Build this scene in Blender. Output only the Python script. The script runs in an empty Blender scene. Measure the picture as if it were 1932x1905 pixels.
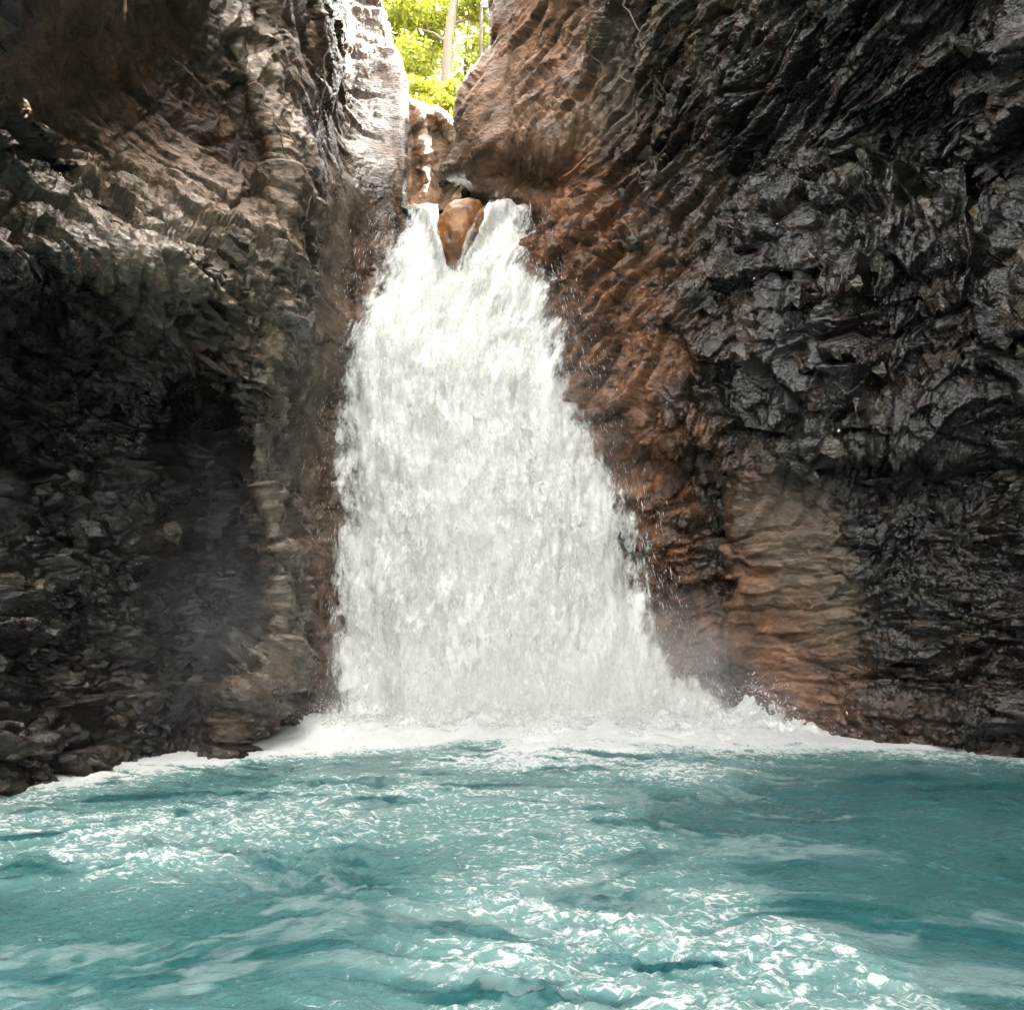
import bpy, bmesh, math, random
import numpy as np
from mathutils import Vector, Matrix, Quaternion
random.seed(7); rng = np.random.default_rng(7)
scene = bpy.context.scene
COL = scene.collection
R = math.radians

# ------------------------------------------------------------------ camera
cam_data = bpy.data.cameras.new('camera')
cam = bpy.data.objects.new('camera', cam_data); COL.objects.link(cam)
cam.location = (0, 0, 1.5); cam.rotation_euler = (R(90 + 10.3), 0, 0)
cam_data.sensor_width = 36; cam_data.lens = 36 * 1432 / 1932
cam_data.clip_start = 0.05; cam_data.clip_end = 500
scene.camera = cam

# ------------------------------------------------------------------ sky, sun, exposure
SUN_EL, SUN_AZ = 64.0, 84.0          # azimuth clockwise from +Y (ahead), in degrees
world = bpy.data.worlds.new('World'); scene.world = world
world.use_nodes = True
wn, wl = world.node_tree.nodes, world.node_tree.links
sky = wn.new('ShaderNodeTexSky'); sky.sky_type = 'NISHITA'; sky.sun_disc = False
sky.sun_elevation = R(SUN_EL); sky.sun_rotation = R(SUN_AZ)
sky.dust_density = 4.0; sky.air_density = 1.0; sky.ozone_density = 1.0
hs = wn.new('ShaderNodeHueSaturation'); hs.inputs['Saturation'].default_value = 0.15
wl.new(sky.outputs[0], hs.inputs['Color'])
wl.new(hs.outputs[0], wn['Background'].inputs[0]); wn['Background'].inputs[1].default_value = 0.15
sun_data = bpy.data.lights.new('sun', 'SUN'); sun_data.energy = 2.2; sun_data.angle = R(0.5)
sun_data.color = (1, 0.95, 0.86)
sun = bpy.data.objects.new('sun', sun_data); COL.objects.link(sun); sun.location = (8, 4, 30)
to_sun = Vector((math.sin(R(SUN_AZ)) * math.cos(R(SUN_EL)), math.cos(R(SUN_AZ)) * math.cos(R(SUN_EL)), math.sin(R(SUN_EL))))
sun.rotation_euler = to_sun.to_track_quat('Z', 'Y').to_euler()
vs = scene.view_settings
vs.view_transform = 'Standard'; vs.look = 'None'; vs.exposure = 4.75; vs.gamma = 1.0; vs.use_curve_mapping = False
vs.use_white_balance = True; vs.white_balance_temperature = 7100; vs.white_balance_tint = 9
cy = scene.cycles
cy.use_denoising = True; cy.use_adaptive_sampling = True; cy.adaptive_threshold = 0.03; cy.max_bounces = 5; cy.diffuse_bounces = 3; cy.glossy_bounces = 2
cy.transmission_bounces = 3; cy.transparent_max_bounces = 16; cy.volume_bounces = 3
cy.sample_clamp_indirect = 6.0; cy.caustics_reflective = False; cy.caustics_refractive = False

# ------------------------------------------------------------------ noise (numpy)
def _h(ix, iy, iz, seed):
    h = (ix.astype(np.uint32) * np.uint32(0x9E3779B1)) ^ (iy.astype(np.uint32) * np.uint32(0x85EBCA77)) ^ (iz.astype(np.uint32) * np.uint32(0xC2B2AE3D)) ^ np.uint32((seed * 0x27D4EB2F) & 0xFFFFFFFF)
    h ^= h >> np.uint32(15); h *= np.uint32(0x2C1B3C6D); h ^= h >> np.uint32(12); h *= np.uint32(0x297A2D39); h ^= h >> np.uint32(15)
    return h
def perlin(p, seed=0):
    p = np.asarray(p, np.float32)
    i = np.floor(p).astype(np.int32); f = p - i
    w = f * f * f * (f * (f * 6 - 15) + 10)
    out = np.zeros(len(p), np.float32)
    for dx in (0, 1):
        wx = w[:, 0] if dx else 1 - w[:, 0]
        for dy in (0, 1):
            wxy = wx * (w[:, 1] if dy else 1 - w[:, 1])
            for dz in (0, 1):
                h = _h(i[:, 0] + dx, i[:, 1] + dy, i[:, 2] + dz, seed)
                g = ((h & np.uint32(1023)).astype(np.float32) / 511.5 - 1) * (f[:, 0] - dx)
                g += (((h >> np.uint32(10)) & np.uint32(1023)).astype(np.float32) / 511.5 - 1) * (f[:, 1] - dy)
                g += (((h >> np.uint32(20)) & np.uint32(1023)).astype(np.float32) / 511.5 - 1) * (f[:, 2] - dz)
                out += g * wxy * (w[:, 2] if dz else 1 - w[:, 2])
    return out * 1.4
def fbm(p, octv, seed=0, gain=0.5):
    o = np.zeros(len(p), np.float32); a = 1.0
    for k in range(octv):
        o += a * perlin(p * (2.03 ** k) + 17.3 * k, seed + k); a *= gain
    return o
def ridged(p, octv, seed=0, gain=0.5):
    o = np.zeros(len(p), np.float32); a = 1.0
    for k in range(octv):
        o += a * (1 - 2 * np.abs(perlin(p * (2.03 ** k) + 9.1 * k, seed + k))); a *= gain
    return o
def worley(p, seed=0):
    """distance to nearest and second cell point, and a random number of the nearest cell"""
    p = np.asarray(p, np.float32); i = np.floor(p).astype(np.int32)
    f1 = np.full(len(p), 9., np.float32); f2 = f1.copy(); cid = np.zeros(len(p), np.float32)
    for dx in (-1, 0, 1):
        for dy in (-1, 0, 1):
            for dz in (-1, 0, 1):
                h = _h(i[:, 0] + dx, i[:, 1] + dy, i[:, 2] + dz, seed)
                c = np.stack([i[:, 0] + dx + (h & np.uint32(1023)) / 1023., i[:, 1] + dy + ((h >> np.uint32(10)) & np.uint32(1023)) / 1023., i[:, 2] + dz + ((h >> np.uint32(20)) & np.uint32(1023)) / 1023.], 1).astype(np.float32)
                d = np.sqrt(((p - c) ** 2).sum(1))
                m = d < f1
                f2 = np.where(m, f1, np.minimum(f2, d)); cid = np.where(m, ((h >> np.uint32(5)) & np.uint32(255)) / 255., cid); f1 = np.where(m, d, f1)
    return f1, f2, cid.astype(np.float32)
def smooth(a, b, x):
    t = np.clip((x - a) / (b - a), 0, 1); return t * t * (3 - 2 * t)
def blob(p, c, r):
    """soft bump, 1 at c, 0 beyond the radii r"""
    d = np.sqrt((((p - np.array(c)) / np.array(r)) ** 2).sum(1)); return 1 - smooth(0.45, 1.0, d)

# ------------------------------------------------------------------ meshes
def cr_weights(n, sub):
    """Catmull-Rom weights for n knots, sub[i] steps in span i"""
    rows = []
    for i in range(n - 1):
        for k in range(sub[i]):
            rows.append((i, k / sub[i]))
    rows.append((n - 2, 1.0))
    M = np.zeros((len(rows), n))
    for r, (i, t) in enumerate(rows):
        w = (-.5 * t + t * t - .5 * t ** 3, 1 - 2.5 * t * t + 1.5 * t ** 3, .5 * t + 2 * t * t - 1.5 * t ** 3, -.5 * t * t + .5 * t ** 3)
        for d, ww in zip((-1, 0, 1, 2), w):
            M[r, min(max(i + d, 0), n - 1)] += ww
    return M
def loft(net, rowsub, colsub):
    A = cr_weights(net.shape[0], rowsub); B = cr_weights(net.shape[1], colsub)
    return np.einsum('ri,ijk,cj->rck', A, net, B)
def grid_normals(g, toward):
    n = np.cross(np.gradient(g, axis=1), np.gradient(g, axis=0))
    n /= np.linalg.norm(n, axis=2, keepdims=True) + 1e-9
    if ((toward - g) * n).sum() < 0: n = -n
    return n
def mesh_from(name, verts, faces, mat, smooth_shade=True, parent=None):
    me = bpy.data.meshes.new(name)
    verts = np.asarray(verts, np.float32); faces = np.asarray(faces, np.int32)
    k = faces.shape[1]
    me.vertices.add(len(verts)); me.vertices.foreach_set('co', verts.ravel())
    me.loops.add(faces.size); me.loops.foreach_set('vertex_index', faces.ravel())
    me.polygons.add(len(faces)); me.polygons.foreach_set('loop_start', np.arange(0, faces.size, k, dtype=np.int32))
    me.update(calc_edges=True); me.validate()
    if smooth_shade: me.polygons.foreach_set('use_smooth', np.ones(len(me.polygons), bool))
    me.materials.append(mat)
    o = bpy.data.objects.new(name, me); COL.objects.link(o)
    if parent: o.parent = parent
    return o
def grid_faces(nr, nc, flip=False):
    i = np.arange(nr * nc).reshape(nr, nc)
    f = np.stack([i[:-1, :-1], i[:-1, 1:], i[1:, 1:], i[1:, :-1]], -1).reshape(-1, 4)
    return f[:, ::-1] if flip else f
def grid_object(name, g, mat, toward, **kw):
    n = np.cross(g[:-1, 1:] - g[:-1, :-1], g[1:, :-1] - g[:-1, :-1])
    flip = ((toward - g[:-1, :-1]) * n).sum() < 0
    return mesh_from(name, g.reshape(-1, 3), grid_faces(g.shape[0], g.shape[1], flip), mat, **kw)
def fattr(o, name, arr):
    a = o.data.attributes.new(name, 'FLOAT', 'POINT'); a.data.foreach_set('value', np.asarray(arr, np.float32).ravel())
def vattr(o, name, arr):
    a = o.data.attributes.new(name, 'FLOAT_VECTOR', 'POINT'); a.data.foreach_set('vector', np.asarray(arr, np.float32).ravel())
def tag(o, label=None, cat=None, group=None, kind=None):
    if label: o['label'] = label
    if cat: o['category'] = cat
    if group: o['group'] = group
    if kind: o['kind'] = kind
    return o
def empty(name, loc=(0, 0, 0)):
    o = bpy.data.objects.new(name, None); COL.objects.link(o); o.location = loc; return o

# ------------------------------------------------------------------ materials
class NT:
    def __init__(s, name):
        s.m = bpy.data.materials.new(name); s.m.use_nodes = True; s.t = s.m.node_tree; s.N = s.t.nodes; s.L = s.t.links
        s.bsdf = s.N['Principled BSDF']; s.out = s.N['Material Output']
    def put(s, sock, v):
        if isinstance(v, bpy.types.NodeSocket): s.L.new(v, sock)
        elif v is not None: sock.default_value = v
    def pos(s): return s.N.new('ShaderNodeNewGeometry').outputs['Position']
    def attr(s, n, out='Fac'): a = s.N.new('ShaderNodeAttribute'); a.attribute_name = n; return a.outputs[out]
    def noise(s, vec, scale, detail=4, rough=.55, dist=0): 
        n = s.N.new('ShaderNodeTexNoise'); s.L.new(vec, n.inputs['Vector']); n.inputs['Scale'].default_value = scale
        n.inputs['Detail'].default_value = detail; n.inputs['Roughness'].default_value = rough; n.inputs['Distortion'].default_value = dist
        return n.outputs['Fac']
    def voro(s, vec, scale, feature='F1'):
        n = s.N.new('ShaderNodeTexVoronoi'); n.feature = feature; s.L.new(vec, n.inputs['Vector']); n.inputs['Scale'].default_value = scale
        return n.outputs['Distance']
    def math(s, op, a, b=0.0, c=None, clamp=False):
        n = s.N.new('ShaderNodeMath'); n.operation = op; n.use_clamp = clamp
        s.put(n.inputs[0], a); s.put(n.inputs[1], b)
        if c is not None: s.put(n.inputs[2], c)
        return n.outputs[0]
    def vmul(s, v, k):
        n = s.N.new('ShaderNodeVectorMath'); n.operation = 'MULTIPLY'; s.L.new(v, n.inputs[0]); n.inputs[1].default_value = k; return n.outputs[0]
    def rng(s, v, a, b, c, d):
        n = s.N.new('ShaderNodeMapRange'); n.interpolation_type = 'SMOOTHSTEP'; s.put(n.inputs[0], v)
        for k, x in enumerate((a, b, c, d)): n.inputs[1 + k].default_value = x
        return n.outputs[0]
    def mix(s, f, a, b):
        n = s.N.new('ShaderNodeMix'); n.data_type = 'RGBA'; s.put(n.inputs[0], f)
        for sock, v in ((n.inputs[6], a), (n.inputs[7], b)):
            if isinstance(v, tuple): v = (*v, 1)[:4]
            s.put(sock, v)
        return n.outputs[2]
    def bump(s, h, strength, dist, normal=None):
        n = s.N.new('ShaderNodeBump'); s.put(n.inputs['Height'], h); n.inputs['Strength'].default_value = strength
        n.inputs['Distance'].default_value = dist
        if normal is not None: s.L.new(normal, n.inputs['Normal'])
        return n.outputs[0]
    def set(s, **k):
        for a, v in k.items():
            sock = s.bsdf.inputs[a.replace('_', ' ')]
            if isinstance(v, tuple) and len(v) == 3 and sock.type == 'RGBA': v = (*v, 1)
            s.put(sock, v)

def rock_material(name):
    t = NT(name); p = t.pos()
    wet = t.attr('wet')
    n3 = t.noise(t.vmul(p, (1, 1, 1.8)), 16, 3, .65)
    n2 = t.noise(t.vmul(p, (1, 1, 1.9)), 5, 5, .7, .3)
    rgh = t.math('MULTIPLY_ADD', n3, .42, t.math('MULTIPLY_ADD', wet, -.42, .36), clamp=True)
    b = t.bump(n2, .6, .07)
    b = t.bump(t.voro(t.vmul(p, (1, 1, 1.6)), 11), .5, .03, b)
    b = t.bump(n3, .7, .03, b)
    t.set(Base_Color=t.attr('albedo', 'Color'), Roughness=rgh, Normal=b, Specular_IOR_Level=.7)
    return t.m
M_ROCK = rock_material('wet_rock')

def boulder_material():
    t = NT('iron_boulder'); p = t.pos()
    n = t.noise(p, 3, 5, .6); n2 = t.noise(t.vmul(p, (1, 1, .4)), 12, 4)
    c = t.mix(t.rng(n, .3, .7, 0, 1), (.10, .034, .010), (.34, .13, .030))
    t.set(Base_Color=c, Roughness=t.math('MULTIPLY_ADD', n2, .5, .10), Normal=t.bump(t.noise(p, 9, 6, .7), .6, .06), Specular_IOR_Level=.5)
    return t.m
M_BOULDER = boulder_material()

def water_material():
    t = NT('turquoise_water'); p = t.pos()
    foam = t.attr('foam')
    fn = t.noise(t.vmul(p, (1, 1.6, 1)), 9, 6, .7, 1.2)
    f = t.rng(t.math('ADD', foam, t.math('MULTIPLY_ADD', fn, 1.5, -.75)), .40, .62, 0, 1)
    n1 = t.noise(p, .7, 3)
    c = t.mix(n1, (.009, .074, .082), (.019, .116, .122))
    c = t.mix(t.rng(foam, .05, .6, 0, .8), c, (.22, .40, .39))
    fl2 = t.rng(t.noise(t.vmul(p, (1, 1.8, 1)), 26, 4, .7, .6), .64, .72, 0, .55)
    f = t.math('MAXIMUM', f, t.math('MULTIPLY', fl2, t.rng(foam, .06, .30, .0, 1)))
    c = t.mix(t.math('MULTIPLY', t.attr('painted_refl'), .55), c, (.24, .345, .345))  # grey-white reflection of the fall painted into the water colour
    c = t.mix(t.math('MULTIPLY', f, t.rng(foam, .15, .75, .55, 1)), c, (.80, .83, .82))
    b = t.bump(t.noise(t.vmul(p, (1, 1.5, 1)), 9, 6, .75, 1.0), .8, .075)
    t.set(Base_Color=c, Roughness=t.math('MULTIPLY_ADD', f, .5, .05), IOR=1.33, Normal=b, Specular_IOR_Level=.26)
    return t.m
M_WATER = water_material()

def fall_material():
    t = NT('white_water'); fl = t.attr('flow', 'Vector'); dens = t.attr('dens')
    a = t.noise(t.vmul(fl, (6.5, 2.9, 3.1)), 1, 6, .70, .6)
    b_ = t.noise(t.vmul(fl, (21, 7.5, 3.1)), 1, 4, .7, .3); big = t.noise(t.vmul(fl, (1.3, .55, 1.7)), 1, 4, .6, .8)
    rope = t.noise(t.vmul(fl, (3.4, .38, 2.3)), 1, 4, .6, .7)
    nn = t.math('ADD', t.math('MULTIPLY', a, .52), t.math('MULTIPLY_ADD', b_, .26, t.math('MULTIPLY', rope, .22)))
    nn = t.math('MULTIPLY_ADD', t.math('SUBTRACT', nn, .5), 2.0, .5)
    nn = t.math('ADD', nn, t.math('MULTIPLY_ADD', big, .9, -.45))
    alpha = t.rng(t.math('ADD', nn, dens), .75, 1.25, 0, 1)
    col = t.mix(t.rng(nn, .05, .70, 0, 1), (.60, .63, .62), (.96, .95, .92))
    t.set(Base_Color=col, Roughness=.55, Normal=t.bump(nn, .35, .07), Specular_IOR_Level=.3)
    tr = t.N.new('ShaderNodeBsdfTranslucent'); tr.inputs[0].default_value = (.85, .9, .88, 1)
    m0 = t.N.new('ShaderNodeMixShader'); m0.inputs[0].default_value = .15
    t.L.new(t.bsdf.outputs[0], m0.inputs[1]); t.L.new(tr.outputs[0], m0.inputs[2])
    tp = t.N.new('ShaderNodeBsdfTransparent'); ms = t.N.new('ShaderNodeMixShader')
    t.L.new(alpha, ms.inputs[0]); t.L.new(tp.outputs[0], ms.inputs[1]); t.L.new(m0.outputs[0], ms.inputs[2])
    t.L.new(ms.outputs[0], t.out.inputs[0])
    return t.m
M_FALL = fall_material()
def plain(name, col, rough=.6, **k):
    t = NT(name); p = t.pos(); n = t.noise(p, 14, 4)
    t.set(Base_Color=t.mix(n, tuple(c * .7 for c in col), tuple(c * 1.25 for c in col)), Roughness=rough, Normal=t.bump(n, .4, .01)); return t.m
M_SPRAY = plain('spray_drops', (.85, .87, .87), .3)
M_ROOT = plain('root_bark', (.13, .10, .07), .7)
M_BARK_PALE = plain('pale_bark', (.10, .075, .05), .8)
M_BARK = plain('brown_bark', (.05, .035, .022), .8)
def leaf_material(name, a, b):
    t = NT(name); p = t.pos(); n = t.noise(p, 2.5, 3)
    c = t.mix(t.rng(n, .35, .65, 0, 1), a, b)
    t.set(Base_Color=c, Roughness=.5)
    tr = t.N.new('ShaderNodeBsdfTranslucent'); t.L.new(c, tr.inputs[0])
    ms = t.N.new('ShaderNodeMixShader'); ms.inputs[0].default_value = .45
    t.L.new(t.bsdf.outputs[0], ms.inputs[1]); t.L.new(tr.outputs[0], ms.inputs[2]); t.L.new(ms.outputs[0], t.out.inputs[0])
    return t.m
M_LEAF = leaf_material('leaves', (.15, .18, .012), (.24, .26, .03))
M_GRAVEL = plain('gravel', (.14, .12, .10), .8)

# ------------------------------------------------------------------ the gorge walls; unseen roof lips and rear ends are shaped to limit light
NET_LEFT = np.array([[[-3.2,-6.34,-1.2],[-5.43,5.66,-1.2],[-5.13,8.0,-1.2],[-4.9,9.01,-1.2],[-4.53,10.03,-1.2],[-4.14,10.39,-1.2],[-3.78,10.54,-1.2],[-3.87,11.86,-1.2],[-4.16,13.99,-1.2],[-3.38,14.5,-1.2],[-2.51,15.11,-1.2],[-1.01,15.62,-1.2],[0.36,15.82,-1.2]],[[-3.2,-6.34,0.0],[-5.43,5.66,0.0],[-5.13,8.0,0.0],[-4.9,9.01,0.0],[-4.53,10.03,0.0],[-4.14,10.39,0.0],[-3.78,10.54,0.0],[-3.87,11.86,0.0],[-4.16,13.99,0.0],[-3.38,14.5,0.0],[-2.51,15.11,0.0],[-1.01,15.62,0.0],[0.36,15.82,0.0]],[[-3.2,-6.45,1.18],[-5.53,5.55,1.18],[-5.19,7.91,1.04],[-5.01,9.04,0.97],[-4.66,10.07,0.91],[-4.74,11.71,0.82],[-3.84,10.58,0.88],[-3.51,11.2,0.85],[-3.88,13.56,0.71],[-3.31,14.48,0.65],[-2.53,15.1,0.62],[-1.01,15.51,0.59],[0.36,15.72,0.58]],[[-3.2,-6.45,1.74],[-5.63,5.55,1.74],[-5.33,7.97,1.84],[-5.19,9.08,1.89],[-4.81,9.98,1.93],[-5.16,12.71,2.04],[-3.98,11.7,2.0],[-3.27,11.09,1.97],[-3.65,13.31,2.07],[-3.28,14.32,2.11],[-2.54,14.93,2.14],[-1.01,15.23,2.15],[0.36,15.43,2.16]],[[-3.2,-6.56,2.3],[-5.63,5.44,2.3],[-5.46,8.02,2.68],[-5.37,9.11,2.84],[-4.79,9.9,2.96],[-5.15,12.67,3.37],[-3.79,11.28,3.17],[-3.44,10.89,3.11],[-3.69,12.87,3.4],[-3.26,14.15,3.59],[-2.56,14.75,3.68],[-1.01,14.95,3.71],[0.36,15.14,3.74]],[[-3.2,-6.56,2.9],[-5.73,5.44,2.9],[-5.73,8.25,3.62],[-5.53,9.42,3.92],[-4.98,10.1,4.09],[-5.2,12.33,4.67],[-3.89,10.88,4.29],[-3.59,10.58,4.22],[-3.82,12.62,4.74],[-3.28,13.98,5.09],[-2.58,14.57,5.24],[-1.01,14.66,5.26],[0.36,14.86,5.31]],[[-3.2,-6.63,3.28],[-5.73,5.37,3.28],[-5.8,8.24,4.23],[-5.58,9.39,4.62],[-4.91,9.68,4.71],[-4.49,10.35,4.93],[-3.71,10.07,4.84],[-3.44,10.35,4.93],[-3.69,12.46,5.63],[-3.3,13.9,6.11],[-2.49,14.47,6.3],[-1.03,14.67,6.36],[0.37,14.76,6.4]],[[-3.2,-6.91,3.7],[-5.53,5.09,3.7],[-5.73,8.01,4.96],[-5.55,8.95,5.37],[-4.65,8.95,5.37],[-4.08,9.24,5.49],[-3.71,9.71,5.69],[-3.3,10.18,5.9],[-3.55,12.25,6.79],[-3.17,13.76,7.45],[-2.4,14.32,7.69],[-1.04,14.61,7.81],[0.37,14.7,7.85]],[[-3.2,-7.55,3.85],[-4.91,4.45,3.85],[-4.72,6.49,4.93],[-4.56,7.33,5.37],[-4.17,8.07,5.76],[-3.89,8.81,6.15],[-3.6,9.46,6.49],[-3.2,10.11,6.84],[-3.47,12.24,7.96],[-3.08,13.82,8.8],[-2.39,14.37,9.09],[-1.07,14.75,9.29],[0.38,14.84,9.34]],[[-3.2,-7.43,4.29],[-5.12,4.57,4.29],[-5.06,6.86,5.69],[-4.9,7.87,6.3],[-4.48,8.69,6.8],[-4.1,9.33,7.2],[-3.71,9.79,7.47],[-3.24,10.16,7.7],[-3.45,12.35,9.04],[-3.04,13.91,9.99],[-2.36,14.46,10.32],[-2.18,15.0,10.66],[-2.57,17.38,12.11]],[[-3.2,-7.22,4.82],[-5.43,4.78,4.82],[-5.46,7.31,6.58],[-5.24,8.3,7.27],[-4.77,9.11,7.83],[-4.3,9.66,8.21],[-3.81,10.02,8.46],[-3.32,10.2,8.59],[-3.48,12.45,10.15],[-3.17,14.08,11.28],[-2.53,14.44,11.53],[-2.27,14.8,11.78],[-2.95,18.05,14.04]],[[-2.6,-7.4,5.3],[-5.32,4.6,5.3],[-5.33,6.98,7.27],[-5.13,7.95,8.07],[-4.81,8.75,8.73],[-4.44,9.28,9.17],[-4.0,9.63,9.46],[-3.68,9.9,9.68],[-3.48,12.02,11.43],[-3.82,15.2,14.06],[-3.18,15.73,14.5],[-2.51,15.91,14.64],[-3.17,18.56,16.83]],[[-2.6,-7.93,5.42],[-4.81,4.07,5.42],[-4.86,6.23,7.5],[-4.67,7.01,8.25],[-4.56,7.78,9.0],[-4.38,8.39,9.58],[-4.21,8.91,10.08],[-4.04,9.34,10.5],[-3.33,11.59,12.67],[-4.24,16.61,17.5],[-3.99,17.3,18.16],[-3.58,17.47,18.33],[-4.09,19.03,19.83]],[[-2.6,-8.64,5.38],[-4.09,3.36,5.38],[-4.11,5.12,7.42],[-4.04,5.88,8.29],[-3.95,6.55,9.07],[-3.88,7.22,9.85],[-3.85,7.9,10.62],[-3.82,8.57,11.4],[-3.23,10.92,14.12],[-4.33,15.96,19.94],[-4.4,17.3,21.5],[-4.19,17.64,21.88],[-4.47,18.48,22.85]],[[-2.6,-9.33,5.27],[-3.38,2.67,5.27],[-3.31,3.96,7.1],[-3.17,4.45,7.78],[-3.14,5.01,8.58],[-3.11,5.66,9.5],[-3.16,6.47,10.64],[-3.32,7.44,12.01],[-3.17,10.03,15.67],[-4.11,14.15,21.49],[-4.26,15.37,23.21],[-4.19,15.85,23.89],[-4.56,16.98,25.49]],[[-3.0,-9.33,7.47],[-3.0,2.67,7.77],[-3.0,3.96,9.6],[-3.0,4.45,10.18],[-3.0,5.01,10.78],[-3.0,5.66,11.5],[-3.0,6.47,12.64],[-3.2,7.44,14.01],[-2.9,10.03,18.67],[-4.11,14.15,21.49],[-4.26,15.37,23.21],[-4.19,15.85,23.89],[-4.56,16.98,25.49]]])
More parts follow.
